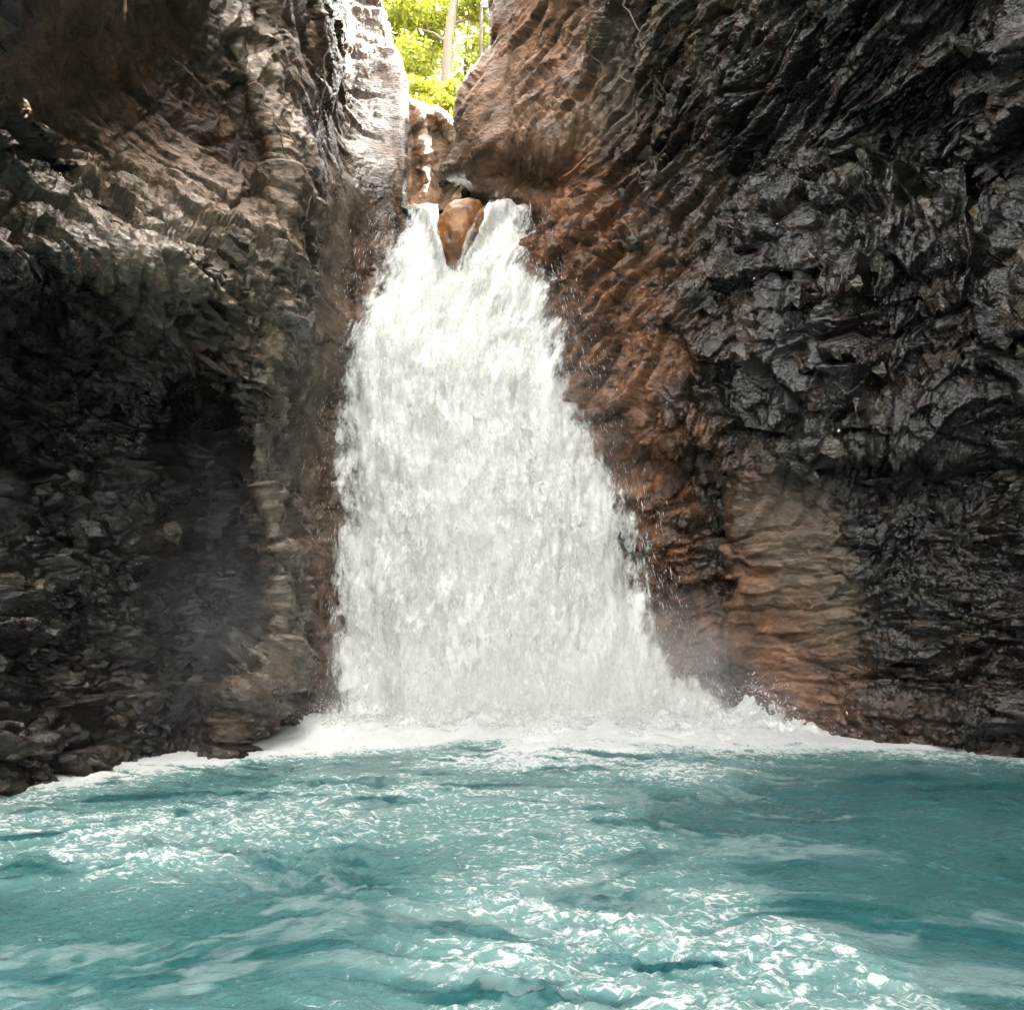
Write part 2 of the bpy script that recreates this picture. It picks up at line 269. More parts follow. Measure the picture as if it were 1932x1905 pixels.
NET_RIGHT = np.array([[[-1.25,15.92,-1.2],[-0.17,15.82,-1.2],[0.89,15.62,-1.2],[2.2,15.21,-1.2],[3.31,14.71,-1.2],[4.07,14.1,-1.2],[4.24,13.28,-1.2],[5.08,11.76,-1.2],[5.91,11.25,-1.2],[6.68,10.33,-1.2],[7.01,7.39,-1.2],[3.2,-4.61,-1.2]],[[-1.25,15.92,0.0],[-0.17,15.82,0.0],[0.89,15.62,0.0],[2.2,15.21,0.0],[3.31,14.71,0.0],[4.07,14.1,0.0],[4.24,13.28,0.0],[5.08,11.76,0.0],[5.91,11.25,0.0],[6.68,10.33,0.0],[7.01,7.39,0.0],[3.2,-4.61,0.0]],[[-1.25,15.82,0.58],[-0.17,15.72,0.58],[0.89,15.51,0.59],[2.21,15.2,0.61],[3.34,14.69,0.64],[4.09,14.18,0.67],[4.13,13.25,0.73],[5.09,11.81,0.81],[5.97,11.2,0.85],[6.75,10.27,0.9],[7.21,7.4,1.07],[3.2,-4.6,1.07]],[[-1.25,15.53,2.16],[-0.17,15.43,2.16],[0.89,15.23,2.15],[2.21,14.93,2.14],[3.36,14.52,2.12],[3.97,14.02,2.1],[3.99,13.11,2.06],[5.1,11.8,2.0],[6.02,11.09,1.97],[6.81,10.19,1.94],[7.31,7.36,1.81],[3.2,-4.64,1.81]],[[-1.25,15.24,3.75],[-0.17,15.14,3.74],[0.89,14.95,3.71],[2.11,14.65,3.66],[3.26,14.25,3.6],[3.95,13.86,3.55],[3.97,12.97,3.41],[5.06,11.78,3.24],[6.22,11.38,3.18],[7.02,10.29,3.02],[7.41,7.32,2.58],[3.2,-4.68,2.58]],[[-1.25,15.05,4.81],[-0.17,14.95,4.79],[0.89,14.76,4.74],[1.9,14.46,4.68],[3.14,13.98,4.57],[4.01,13.39,4.44],[4.13,12.61,4.27],[5.1,11.73,4.08],[6.22,11.24,3.97],[7.02,10.16,3.73],[7.31,7.13,3.07],[3.2,-4.87,3.07]],[[-1.25,14.9,5.66],[-0.17,14.8,5.63],[0.89,14.61,5.57],[1.77,14.12,5.44],[2.89,13.16,5.17],[3.8,12.58,5.01],[4.19,12.0,4.85],[5.01,11.12,4.6],[5.91,10.45,4.41],[6.61,9.48,4.14],[7.01,6.77,3.39],[3.2,-5.23,3.39]],[[-1.26,14.82,7.21],[-0.17,14.72,7.17],[0.89,14.44,7.06],[1.67,13.87,6.84],[2.89,12.92,6.48],[3.82,12.25,6.22],[4.29,11.59,5.97],[4.96,10.64,5.6],[5.77,9.88,5.31],[6.34,8.93,4.94],[6.81,6.46,3.99],[3.2,-5.54,3.99]],[[-1.07,14.82,8.85],[-0.07,14.73,8.8],[0.89,14.17,8.53],[1.76,13.52,8.2],[2.87,12.59,7.74],[3.76,11.84,7.37],[4.27,11.1,7.0],[4.9,10.16,6.54],[5.67,9.42,6.17],[6.27,8.67,5.8],[6.61,6.15,4.55],[3.2,-5.85,4.55]],[[-1.13,15.38,10.82],[-0.07,15.2,10.71],[0.57,14.28,10.16],[1.58,13.46,9.66],[2.74,12.63,9.16],[3.7,11.72,8.6],[4.24,10.8,8.05],[4.98,9.98,7.55],[5.73,9.34,7.16],[6.34,8.61,6.72],[6.61,6.04,5.16],[2.6,-5.96,5.16]],[[-1.27,20.4,15.07],[-1.21,15.05,11.51],[0.39,14.78,11.33],[1.49,13.42,10.43],[2.66,12.6,9.88],[3.67,11.79,9.34],[4.22,10.88,8.74],[5.02,9.97,8.13],[5.78,9.34,7.71],[6.41,8.61,7.23],[6.61,5.98,5.48],[2.6,-6.02,5.48]],[[-1.12,20.22,16.07],[-1.06,14.56,11.99],[0.2,13.66,11.35],[1.37,13.12,10.96],[2.56,12.49,10.5],[3.58,11.68,9.92],[4.14,10.78,9.27],[4.95,9.89,8.63],[5.73,9.17,8.11],[6.27,8.36,7.52],[6.51,5.84,5.71],[2.6,-6.16,5.71]],[[-0.85,17.77,15.55],[-0.97,14.4,12.88],[0.15,13.69,12.32],[1.26,12.97,11.76],[2.38,12.17,11.13],[3.43,11.38,10.49],[3.99,10.49,9.79],[4.78,9.6,9.09],[5.49,8.8,8.46],[6.07,8.0,7.82],[6.31,5.6,5.93],[2.6,-6.4,5.93]],[[-0.22,17.54,16.86],[-0.39,14.38,14.09],[0.26,13.59,13.4],[1.26,12.71,12.64],[2.19,11.75,11.79],[3.24,10.87,11.02],[3.85,10.0,10.25],[4.53,9.12,9.49],[5.27,8.33,8.8],[5.87,7.63,8.18],[6.11,5.35,6.18],[2.6,-6.65,6.18]],[[-0.31,18.16,19.0],[-0.56,14.36,15.33],[0.15,13.49,14.5],[1.14,12.37,13.42],[2.12,11.24,12.33],[3.05,10.38,11.5],[3.64,9.51,10.67],[4.29,8.65,9.83],[5.05,7.87,9.08],[5.6,7.18,8.42],[5.81,5.02,6.33],[2.6,-6.98,6.33]],[[-0.36,16.8,20.91],[-0.68,14.11,17.81],[-0.07,13.1,16.64],[0.92,11.76,15.09],[1.85,10.42,13.54],[2.77,9.41,12.37],[3.38,8.57,11.4],[3.94,7.73,10.43],[4.55,6.89,9.46],[5.06,6.3,8.78],[5.21,4.37,6.55],[2.6,-7.63,6.55]],[[-0.41,15.37,23.21],[-0.74,13.59,20.69],[-0.17,12.13,18.64],[0.67,10.51,16.35],[1.52,9.06,14.3],[2.29,7.93,12.7],[2.82,7.2,11.67],[3.32,6.47,10.64],[3.84,5.74,9.61],[4.32,5.18,8.81],[4.41,3.56,6.53],[2.6,-8.44,6.53]],[[-0.41,15.37,23.21],[-0.74,13.59,20.69],[-0.3,12.13,20.64],[-0.8,10.51,19.35],[-0.6,9.06,18.3],[-0.2,7.93,17.7],[0.0,7.2,17.17],[0.2,6.47,16.64],[0.2,5.74,16.11],[0.2,5.18,15.81],[0.4,3.56,13.53],[0.8,-8.44,13.53]]])
NET_SLOT = np.array([[[-3.7,17.66,11.69],[-3.04,18.12,11.96],[-2.67,18.4,12.12],[-2.29,18.17,11.99],[-1.91,18.49,12.17],[-1.46,18.12,11.96],[-0.91,18.21,12.01],[-0.08,18.4,12.12]],[[-3.7,17.53,12.42],[-3.04,17.99,12.7],[-2.67,18.26,12.87],[-2.29,18.03,12.73],[-1.91,18.35,12.93],[-1.46,17.99,12.7],[-0.91,18.08,12.76],[-0.08,18.26,12.87]],[[-3.74,17.56,13.4],[-3.07,18.01,13.71],[-2.69,18.28,13.89],[-2.31,18.05,13.74],[-1.93,18.37,13.95],[-1.47,18.01,13.71],[-0.92,18.1,13.77],[-0.08,18.28,13.89]],[[-3.78,17.59,14.33],[-3.1,18.04,14.66],[-2.72,18.31,14.85],[-2.34,18.08,14.69],[-1.95,18.4,14.92],[-1.49,18.04,14.66],[-0.93,18.13,14.72],[-0.09,18.31,14.85]],[[-3.97,18.2,16.54],[-3.19,18.33,16.4],[-2.75,18.29,16.09],[-2.4,18.41,15.97],[-1.96,18.37,15.62],[-1.53,18.52,15.36],[-0.95,18.46,15.13],[-0.09,18.55,15.19]],[[-4.05,20.4,17.04],[-3.24,20.44,16.83],[-2.8,20.49,16.59],[-2.44,20.52,16.4],[-2.0,20.57,16.12],[-1.56,20.63,15.8],[-0.97,20.66,15.63],[-0.09,20.66,15.63]],[[-4.37,27.2,20.04],[-3.5,27.24,19.83],[-3.02,27.29,19.59],[-2.63,27.32,19.4],[-2.15,27.37,19.12],[-1.68,27.43,18.8],[-1.04,27.46,18.63],[-0.09,27.46,18.63]]])
NET_FALL = np.array([[[-2.42,17.12,10.63],[-1.96,17.12,10.62],[-1.5,17.11,10.62],[-1.05,17.11,10.62],[-0.59,17.11,10.62],[-0.14,17.12,10.62],[0.32,17.12,10.63]],[[-2.46,14.52,10.51],[-1.96,14.52,10.5],[-1.45,14.51,10.5],[-0.94,14.51,10.5],[-0.44,14.51,10.5],[0.07,14.52,10.5],[0.58,14.52,10.51]],[[-2.59,14.19,9.81],[-2.04,14.14,9.78],[-1.5,14.11,9.76],[-0.96,14.09,9.75],[-0.42,14.11,9.76],[0.12,14.14,9.78],[0.66,14.19,9.81]],[[-2.93,14.08,9.05],[-2.3,13.97,8.99],[-1.69,13.88,8.94],[-1.09,13.85,8.93],[-0.49,13.88,8.94],[0.11,13.97,8.99],[0.72,14.08,9.05]],[[-3.18,14.02,8.23],[-2.45,13.84,8.14],[-1.74,13.7,8.07],[-1.05,13.65,8.05],[-0.37,13.7,8.07],[0.32,13.84,8.14],[1.03,14.02,8.23]],[[-3.49,14.0,7.22],[-2.63,13.74,7.12],[-1.81,13.55,7.04],[-1.02,13.48,7.01],[-0.25,13.55,7.04],[0.54,13.74,7.12],[1.36,14.0,7.22]],[[-3.6,14.0,6.14],[-2.67,13.73,6.05],[-1.79,13.54,5.99],[-0.94,13.47,5.97],[-0.1,13.54,5.99],[0.76,13.73,6.05],[1.65,14.0,6.14]],[[-3.55,13.98,5.09],[-2.6,13.72,5.02],[-1.69,13.52,4.97],[-0.81,13.45,4.95],[0.06,13.52,4.97],[0.95,13.72,5.02],[1.87,13.98,5.09]],[[-3.52,14.01,4.38],[-2.5,13.74,4.32],[-1.54,13.54,4.28],[-0.6,13.47,4.27],[0.32,13.54,4.28],[1.27,13.74,4.32],[2.26,14.01,4.38]],[[-3.5,14.06,3.58],[-2.44,13.78,3.54],[-1.42,13.58,3.51],[-0.43,13.51,3.5],[0.55,13.58,3.51],[1.55,13.78,3.54],[2.6,14.06,3.58]],[[-3.49,14.13,2.59],[-2.4,13.86,2.57],[-1.37,13.66,2.56],[-0.37,13.58,2.55],[0.63,13.66,2.56],[1.65,13.86,2.57],[2.72,14.13,2.59]],[[-3.49,14.21,1.62],[-2.35,13.93,1.62],[-1.26,13.72,1.62],[-0.2,13.65,1.62],[0.85,13.72,1.62],[1.94,13.93,1.62],[3.07,14.21,1.62]],[[-3.47,14.18,0.67],[-2.21,13.89,0.69],[-1.01,13.69,0.7],[0.15,13.61,0.71],[1.32,13.69,0.7],[2.53,13.89,0.69],[3.79,14.18,0.67]],[[-3.46,14.12,-0.11],[-2.07,13.83,-0.08],[-0.73,13.62,-0.05],[0.57,13.54,-0.04],[1.87,13.62,-0.05],[3.22,13.83,-0.08],[4.63,14.12,-0.11]]])

def facets(p, k, seed, tilt):
    """broken rock: every cell is a flat face with its own tilt and its own step; returns height (in cell units) and distance to the joint"""
    p = np.asarray(p * np.array(k), np.float32); i = np.floor(p).astype(np.int32)
    f1 = np.full(len(p), 9., np.float32); f2 = f1.copy(); hgt = np.zeros(len(p), np.float32)
    for dx in (-1, 0, 1):
        for dy in (-1, 0, 1):
            for dz in (-1, 0, 1):
                a, b, c = i[:, 0] + dx, i[:, 1] + dy, i[:, 2] + dz
                h = _h(a, b, c, seed)
                vx = p[:, 0] - a - (h & np.uint32(1023)) / np.float32(1023)
                vy = p[:, 1] - b - ((h >> np.uint32(10)) & np.uint32(1023)) / np.float32(1023)
                vz = p[:, 2] - c - ((h >> np.uint32(20)) & np.uint32(1023)) / np.float32(1023)
                d = np.sqrt(vx * vx + vy * vy + vz * vz)
                m = d < f1
                f2 = np.where(m, f1, np.minimum(f2, d)); f1 = np.where(m, d, f1)
                h2 = h * np.uint32(0x9E3779B1)
                g = [((h2 >> np.uint32(s)) & np.uint32(255)) / np.float32(127.5) - 1 for s in (0, 8, 16, 24)]
                hgt = np.where(m, tilt * (g[0] * vx + g[1] * vy + g[2] * vz) + .5 * g[3], hgt)
    return hgt, f2 - f1
def rock_relief(p, n, style, colparam):
    """displacement of the bare rock surface p along n, in metres"""
    x, y, z = p[:, 0], p[:, 1], p[:, 2]
    warp = np.stack([perlin(p * .4, 3), perlin(p * .4 + 50, 4), perlin(p * .4 + 90, 5)], 1)
    fine_w = np.stack([perlin(p * 2.2, 13), perlin(p * 2.2 + 50, 14), perlin(p * 2.2 + 90, 15)], 1)
    q = p + .25 * warp + .045 * fine_w
    along = q[:, 0] * .6 + q[:, 1] * .8
    if style == 'left':
        bed = q[:, 2] + .20 * along
        rough = np.clip(1 - smooth(6.8, 8.0, z) * .60 - blob(p, (-3.2, 14, 5), (1.4, 2.5, 9)) * .75, .15, 1)
        rough *= 1 - .15 * blob(p, (-4.2, 8.5, 5.2), (3, 4, 1.8))
        low = 0; tooth = np.zeros(len(p)); vm = np.exp(-((colparam - 7.1) / .7) ** 2) * (z < 14); fold = .35 + .65 * (1 - vm)
        big = .36
    else:
        # bedding swings up to the right near the fall, flat low down on the right
        bed = q[:, 2] - q[:, 0] * (.75 * smooth(3, 8, q[:, 2]) + .05)
        swoosh = blob(p, (.6, 13.8, 12.5), (3.0, 3, 3.8)); low = blob(p, (4.2, 12.6, 1.6), (2.0, 3.2, 3.2))
        rough = np.clip(1.15 - .50 * swoosh - .58 * low, .15, 1.3)
        tooth = smooth(2.4, 3.6, x + .3 * warp[:, 0]) * smooth(4.2, 5.2, z) * smooth(9.5, 8, z)
        vm = .6 * blob(p, (1.4, 13.0, 10.5), (2.0, 2.5, 4)) + .5 * blob(p, (4.6, 11.2, 5.2), (1.5, 2.5, 2.2)); fold = 1
        big = .38
    edge = np.clip(1 - blob(p, (-.75, 14, 14), (1.0, 5, 5)) - blob(p, (-2.6, 14.5, 14), (.8, 5, 5)), .42, 1) if style == 'right' else np.clip(1 - .7 * blob(p, (-2.4, 15, 13.5), (1.0, 5, 4)), .3, 1)
    B = np.stack([along, q[:, 0], bed], 1); T = np.stack([along, q[:, 0], q[:, 2]], 1)
    d = .20 * fbm(p * .5, 3, 11) * edge
    h1, e1 = facets(B, (.75, .75, 1.6), 5, .8); h2, e2 = facets(B, (2.0, 2.0, 4.4), 6, .8); h3, e3 = facets(B, (5.2, 5.2, 10.5), 7, .8)
    layer = big * h1 + .16 * h2 + .060 * h3 - .07 * (1 - smooth(0, .12, e1)) - .03 * (1 - smooth(0, .10, e2))
    if style == 'right':
        k1, o1 = facets(T, (1.5, 1.5, .9), 15, 1.0); k2, o2 = facets(T, (3.6, 3.6, 2.2), 16, 1.0)
        teeth = .50 * k1 + .22 * k2 + .060 * h3 - .06 * (1 - smooth(0, .12, o1))
        layer = layer * (1 - tooth) + teeth * tooth
    strata = .07 * ridged(B * np.array((.3, .3, 1.7)), 2, 21) + .034 * ridged(B * np.array((.8, .8, 5.)), 3, 31)
    veins = ridged(T * np.array((2.2, 2.2, .42)), 3, 71)
    fine = .026 * fbm(p * 4.2, 3, 51) + .016 * ridged(p * 9, 2, 61)
    return d + edge * (rough * (layer * (.55 + .45 * fold) + strata * fold * (1 - .7 * low)) + fine * (.45 + .55 * rough) + vm * .11 * veins)

def ramp(f, a, b):
    f = np.clip(f, 0, 1)[:, None]; return np.array(a)[None] * (1 - f) + np.array(b)[None] * f
def rock_albedo(p, iron, tan, wet, moss):
    q = p * np.array((1, 1, 2.0)); n2 = .5 + .5 * fbm(q * 2.2, 4, 201, .6); n3 = .5 + .5 * fbm(q * 9, 3, 211, .6); n1 = .5 + .5 * fbm(p * .6, 3, 221)
    c = ramp(smooth(.25, .8, n2), (.030, .0175, .0100), (.140, .086, .048))
    f = smooth(.45, .75, n1)[:, None] * .6; c = c * (1 - f) + np.array((.062, .047, .033)) * f
    w = tan[:, None]; c = c * (1 - w) + ramp(n2, (.15, .112, .080), (.31, .24, .17)) * w
    w = iron[:, None]; c = c * (1 - w) + ramp(smooth(.2, .85, n2), (.12, .048, .022), (.38, .165, .075)) * w
    w = (moss * smooth(.4, .7, n3))[:, None]; c = c * (1 - w) + np.array((.065, .070, .020)) * w
    c *= (.62 + .45 * smooth(.2, .75, n3))[:, None]
    return np.clip(c * (1 - .45 * wet)[:, None], .004, 1)
def paint(o, p, iron, tan, wet, moss, dark=0.0):
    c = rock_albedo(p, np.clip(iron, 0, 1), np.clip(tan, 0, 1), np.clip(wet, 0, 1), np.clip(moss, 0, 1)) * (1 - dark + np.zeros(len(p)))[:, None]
    a = o.data.attributes.new('albedo', 'FLOAT_COLOR', 'POINT'); a.data.foreach_set('color', np.concatenate([c, np.ones((len(c), 1))], 1).astype(np.float32).ravel())
    fattr(o, 'wet', np.clip(wet, 0, 1.3))
def rock_colours(o, p, style, colparam):
    x, y, z = p[:, 0], p[:, 1], p[:, 2]
    nz = fbm(p * .8, 3, 91)
    near_fall = 1 - smooth(.2, 1.6, np.maximum(np.abs(x + .2 - .06 * (10 - z)) - (1.35 + .215 * (10.5 - z)), 0) + .5 * nz)
    iron = np.clip(near_fall * smooth(11.6, 10.2, z) * smooth(10.5, 12.8, y) * .95, 0, 1)
    dark = np.zeros(len(p)); tan = np.zeros(len(p)); moss = np.zeros(len(p))
    if style == 'right':
        iron = np.maximum(iron, .75 * blob(p, (4.6, 12.6, .3), (2.2, 3, 1.8)))
        iron = np.maximum(iron, .6 * blob(p, (.4, 13.8, 12.5), (2.2, 3, 3.4)))
        tan = np.maximum(tan, .72 * smooth(.15, .75, blob(p, (4.5, 12.4, 2.3), (1.15, 2.5, 3.0)) + .35 * nz + .30 * fbm(p * np.array((2.5, 2.5, 6)), 3, 95)))
        dark = .70 * smooth(2.6, 4.2, x + .8 * nz) * (1 - tan)  # light falling off to the right, painted into the albedo
        tan = np.maximum(tan, .75 * blob(p, (.5, 13.6, 12.6), (3.0, 3.4, 3.8)))
        moss = .7 * blob(p, (5, 8.5, 9), (2.5, 3, 2.5))
        wet = np.clip(.75 + .5 * nz - .6 * blob(p, (.6, 13.8, 12.5), (3, 3, 3.8)) - .35 * blob(p, (4.4, 12.4, 2), (1.6, 3, 3)), 0, 1) + .15 * smooth(3, 4.5, x) * smooth(4.5, 6, z)
    else:
        tan = np.maximum(tan, .9 * smooth(.25, .5, blob(p, (-3.55, 13.2, 4.5), (.9, 2.2, 8)) + .3 * nz))
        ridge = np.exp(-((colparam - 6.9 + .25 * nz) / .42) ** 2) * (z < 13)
        tan = np.maximum(tan, np.clip(.75 * ridge + .7 * ridge * nz, 0, 1))  # paler crest: rim light on the ridge put into the rock colour
        tan = np.maximum(tan, .0 * blob(p, (-2.9, 14.6, 13.2), (1.6, 3, 4)))
        tan = np.maximum(tan, 1.0 * blob(p, (-4.6, 8.8, 6.7), (3, 3.5, 1.7)))  # lit band across the left wall painted as lighter rock
        iron = np.maximum(iron, .45 * blob(p, (-4.8, 8, 8.2), (3, 4, 2.0)))
        wet = np.clip(.65 + .5 * nz - .6 * smooth(6.4, 7.6, z) * (y < 11.5), 0, 1)
        dark = .72 * smooth(5.8, 4.6, z + .5 * nz) * smooth(-3.5, -4.1, x) * (1 - ridge)  # shade of the lower left wall painted into the albedo
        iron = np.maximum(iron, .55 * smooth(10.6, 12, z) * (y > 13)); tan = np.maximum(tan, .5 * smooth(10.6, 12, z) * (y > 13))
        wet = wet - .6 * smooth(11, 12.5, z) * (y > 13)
        dark = np.maximum(dark, .55 * smooth(11, 12.5, z) * (y > 13)); dark = np.maximum(dark, .5 * smooth(8.2, 9.2, z) * smooth(10, 8.5, y))  # buttress albedo cut against overexposure; shade painted on the top-left overhang
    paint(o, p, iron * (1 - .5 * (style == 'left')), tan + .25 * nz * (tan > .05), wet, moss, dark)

def build_wall(name, net, rowsub, colsub, style, toward):
    g = loft(net, rowsub, colsub); n = grid_normals(g, toward)
    p = g.reshape(-1, 3); nn = n.reshape(-1, 3)
    cp = np.concatenate([np.arange(k) / k + i for i, k in enumerate(colsub)] + [[len(colsub)]]); colparam = np.repeat(cp[None], g.shape[0], 0).ravel()
    d = rock_relief(p, nn, style, colparam)
    p2 = p + nn * d[:, None]
    o = grid_object(name, p2.reshape(g.shape), M_ROCK, toward, smooth_shade=False)
    rock_colours(o, p, style, colparam)
    tag(o, kind='structure')
    return o, p2.reshape(g.shape), n
POOL = np.array((0, 5.0, 4.0))
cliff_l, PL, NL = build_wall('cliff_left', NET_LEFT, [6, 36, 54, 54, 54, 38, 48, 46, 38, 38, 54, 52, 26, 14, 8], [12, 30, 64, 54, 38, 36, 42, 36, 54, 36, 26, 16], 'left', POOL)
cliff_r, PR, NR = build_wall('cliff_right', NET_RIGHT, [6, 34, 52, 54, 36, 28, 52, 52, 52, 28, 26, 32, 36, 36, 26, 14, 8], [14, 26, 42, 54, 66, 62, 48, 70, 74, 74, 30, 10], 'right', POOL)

# rock wall closing the slot behind the lip
g = loft(NET_SLOT, [10, 22, 24, 24, 22, 8], [8, 18, 20, 20, 20, 16, 8]); n = grid_normals(g, np.array((-1.5, 10, 13)))
p = g.reshape(-1, 3)
pw = p + .12 * fbm(p * 1.5, 2, 3)[:, None]
d = .14 * facets(pw, (.9, .9, 1.2), 3, .8)[0] + .09 * facets(pw, (2.2, 2.2, 2.6), 4, .8)[0] + .05 * fbm(p * 3, 3, 6)
slot = grid_object('cliff_back', (p + n.reshape(-1, 3) * d[:, None]).reshape(g.shape), M_ROCK, np.array((-1.5, 10, 13)))
paint(slot, p, .55 + .4 * fbm(p * 1.2, 2, 8), np.full(len(p), 1.), np.full(len(p), .0), np.clip(fbm(p * 1.5, 2, 9), 0, .8))
tag(slot, kind='structure')

# ------------------------------------------------------------------ river bed and pool
gx, gy = np.meshgrid(np.linspace(-60, 60, 40), np.linspace(-80, 30, 40))
bed = np.stack([gx, gy, -1.6 + 0 * gx + .3 * perlin(np.stack([gx, gy, 0 * gx], -1).reshape(-1, 3) * .2).reshape(gx.shape)], -1)
tag(grid_object('river_bed', bed, M_GRAVEL, np.array((0, 0, 50))), kind='structure')

def build_pool():
    ys = np.concatenate([np.linspace(-14, 1.5, 22)[:-1], np.linspace(1.5, 2.9, 20)[:-1], 2.9 * (16.3 / 2.9) ** np.linspace(0, 1, 500)])
    us = np.concatenate([np.linspace(-1.35, -.74, 14)[:-1], np.linspace(-.74, .74, 560), np.linspace(.74, 1.35, 14)[1:]])
    half = np.maximum(ys, 4.5) + 1.0
    X = us[None, :] * half[:, None]; Y = np.repeat(ys[:, None], len(us), 1)
    p = np.stack([X, Y, 0 * X], -1).reshape(-1, 3)
    # distance from the foot of the fall decides how rough and how white the water is
    fx = np.clip(p[:, 0], -2.9, 4.0); dist = np.sqrt((p[:, 0] - fx) ** 2 + (np.minimum(p[:, 1] - 13.6, 0)) ** 2)
    wob = .8 * fbm(p * .8, 3, 77); near = 1 - smooth(1.0, 5.5, dist + wob); boil = 1 - smooth(.0, 3.1, dist + wob)
    w = np.stack([perlin(p * .5, 1), perlin(p * .5 + 31, 2), 0 * p[:, 0]], 1)
    q = p + .7 * w; q2 = q + .22 * np.stack([perlin(p * 1.7, 3), perlin(p * 1.7 + 9, 4), 0 * p[:, 0]], 1)
    st = np.array((1, 1.35, 1))
    z = .045 * fbm(q * .55, 2, 10)
    z += .034 * ridged(q2 * .95 * st, 2, 20) * (.5 + 1.2 * near)
    chop = .40 + .60 * smooth(-.25, .35, perlin(p * .38 + 5, 33) + .16 + .12 * np.exp(-((p[:, 0] + .5) / 2.2) ** 2) - .85 * smooth(-.9, 1.5, p[:, 0] - .20 * p[:, 1] + 1.7 * perlin(p * .5 + 3, 35)) * smooth(12.5, 7.5, p[:, 1])) 
    z += .030 * ridged(q2 * 2.6 * st, 2, 30) * chop + .021 * ridged(q2 * 6.5 * st, 3, 40) * chop
    z += boil * (.10 + .13 * fbm(q2 * 1.6, 3, 50) + .10 * fbm(q2 * 4.4, 4, 55, .65))
    # water piling up against the rock right of the fall
    z += .24 * np.exp(-(((p[:, 0] - 4.1) / .75) ** 2 + ((p[:, 1] - 13.3) / .5) ** 2)) * (1 + .5 * fbm(q2 * 3, 3, 56))
    foam = boil * (.72 + .22 * fbm(q2 * np.array((1.1, 2.2, 1)), 3, 58)) + .34 * near
    side = 1.25 * (.8 + .6 * wob) * np.exp(-np.maximum(12.75 - 1.02 * (p[:, 0] - 4.58) + .25 * wob - p[:, 1], 0) / 1.0) * smooth(2.5, 4.2, p[:, 0])
    side += .55 * (1 + .9 * wob) * np.exp(-np.maximum(p[:, 0] + 3.82 + .52 * (10.46 - p[:, 1]) + .2 * wob, 0) / .7) * smooth(6.0, 9.5, p[:, 1])
    foam += .72 * side
    streak = ridged(np.stack([q2[:, 0] * .75 + .2 * q2[:, 1], q2[:, 1] * 1.5, 0 * q2[:, 0]], 1), 4, 60, .6)
    foam += .32 * smooth(.25, 1.3, streak) * (.10 + 1.1 * chop) + .12 * (smooth(.0, .10, z - .02)) * (1 - boil)
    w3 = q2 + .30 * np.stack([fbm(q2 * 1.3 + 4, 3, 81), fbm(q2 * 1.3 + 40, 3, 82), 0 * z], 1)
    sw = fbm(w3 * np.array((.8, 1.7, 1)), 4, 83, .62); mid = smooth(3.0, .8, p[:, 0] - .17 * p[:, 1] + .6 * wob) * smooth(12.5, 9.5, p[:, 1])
    painted_refl = smooth(.02, .30, sw + .10 * perlin(q2 * 7, 85) - .62 * (1 - mid) - .12 * smooth(-.6, -2.6, p[:, 0] + .2 * p[:, 1])) * (1 - .8 * smooth(.35, .9, np.abs(perlin(q2 * 5, 84)) * 2))  # swirled patches standing in for the fall mirrored in the pool
    p[:, 2] = z
    o = grid_object('water', p.reshape(X.shape + (3,)), M_WATER, np.array((0, 5, 50)))
    fattr(o, 'foam', np.clip(foam, 0, 1.2)); fattr(o, 'painted_refl', painted_refl); tag(o, kind='structure')
build_pool()

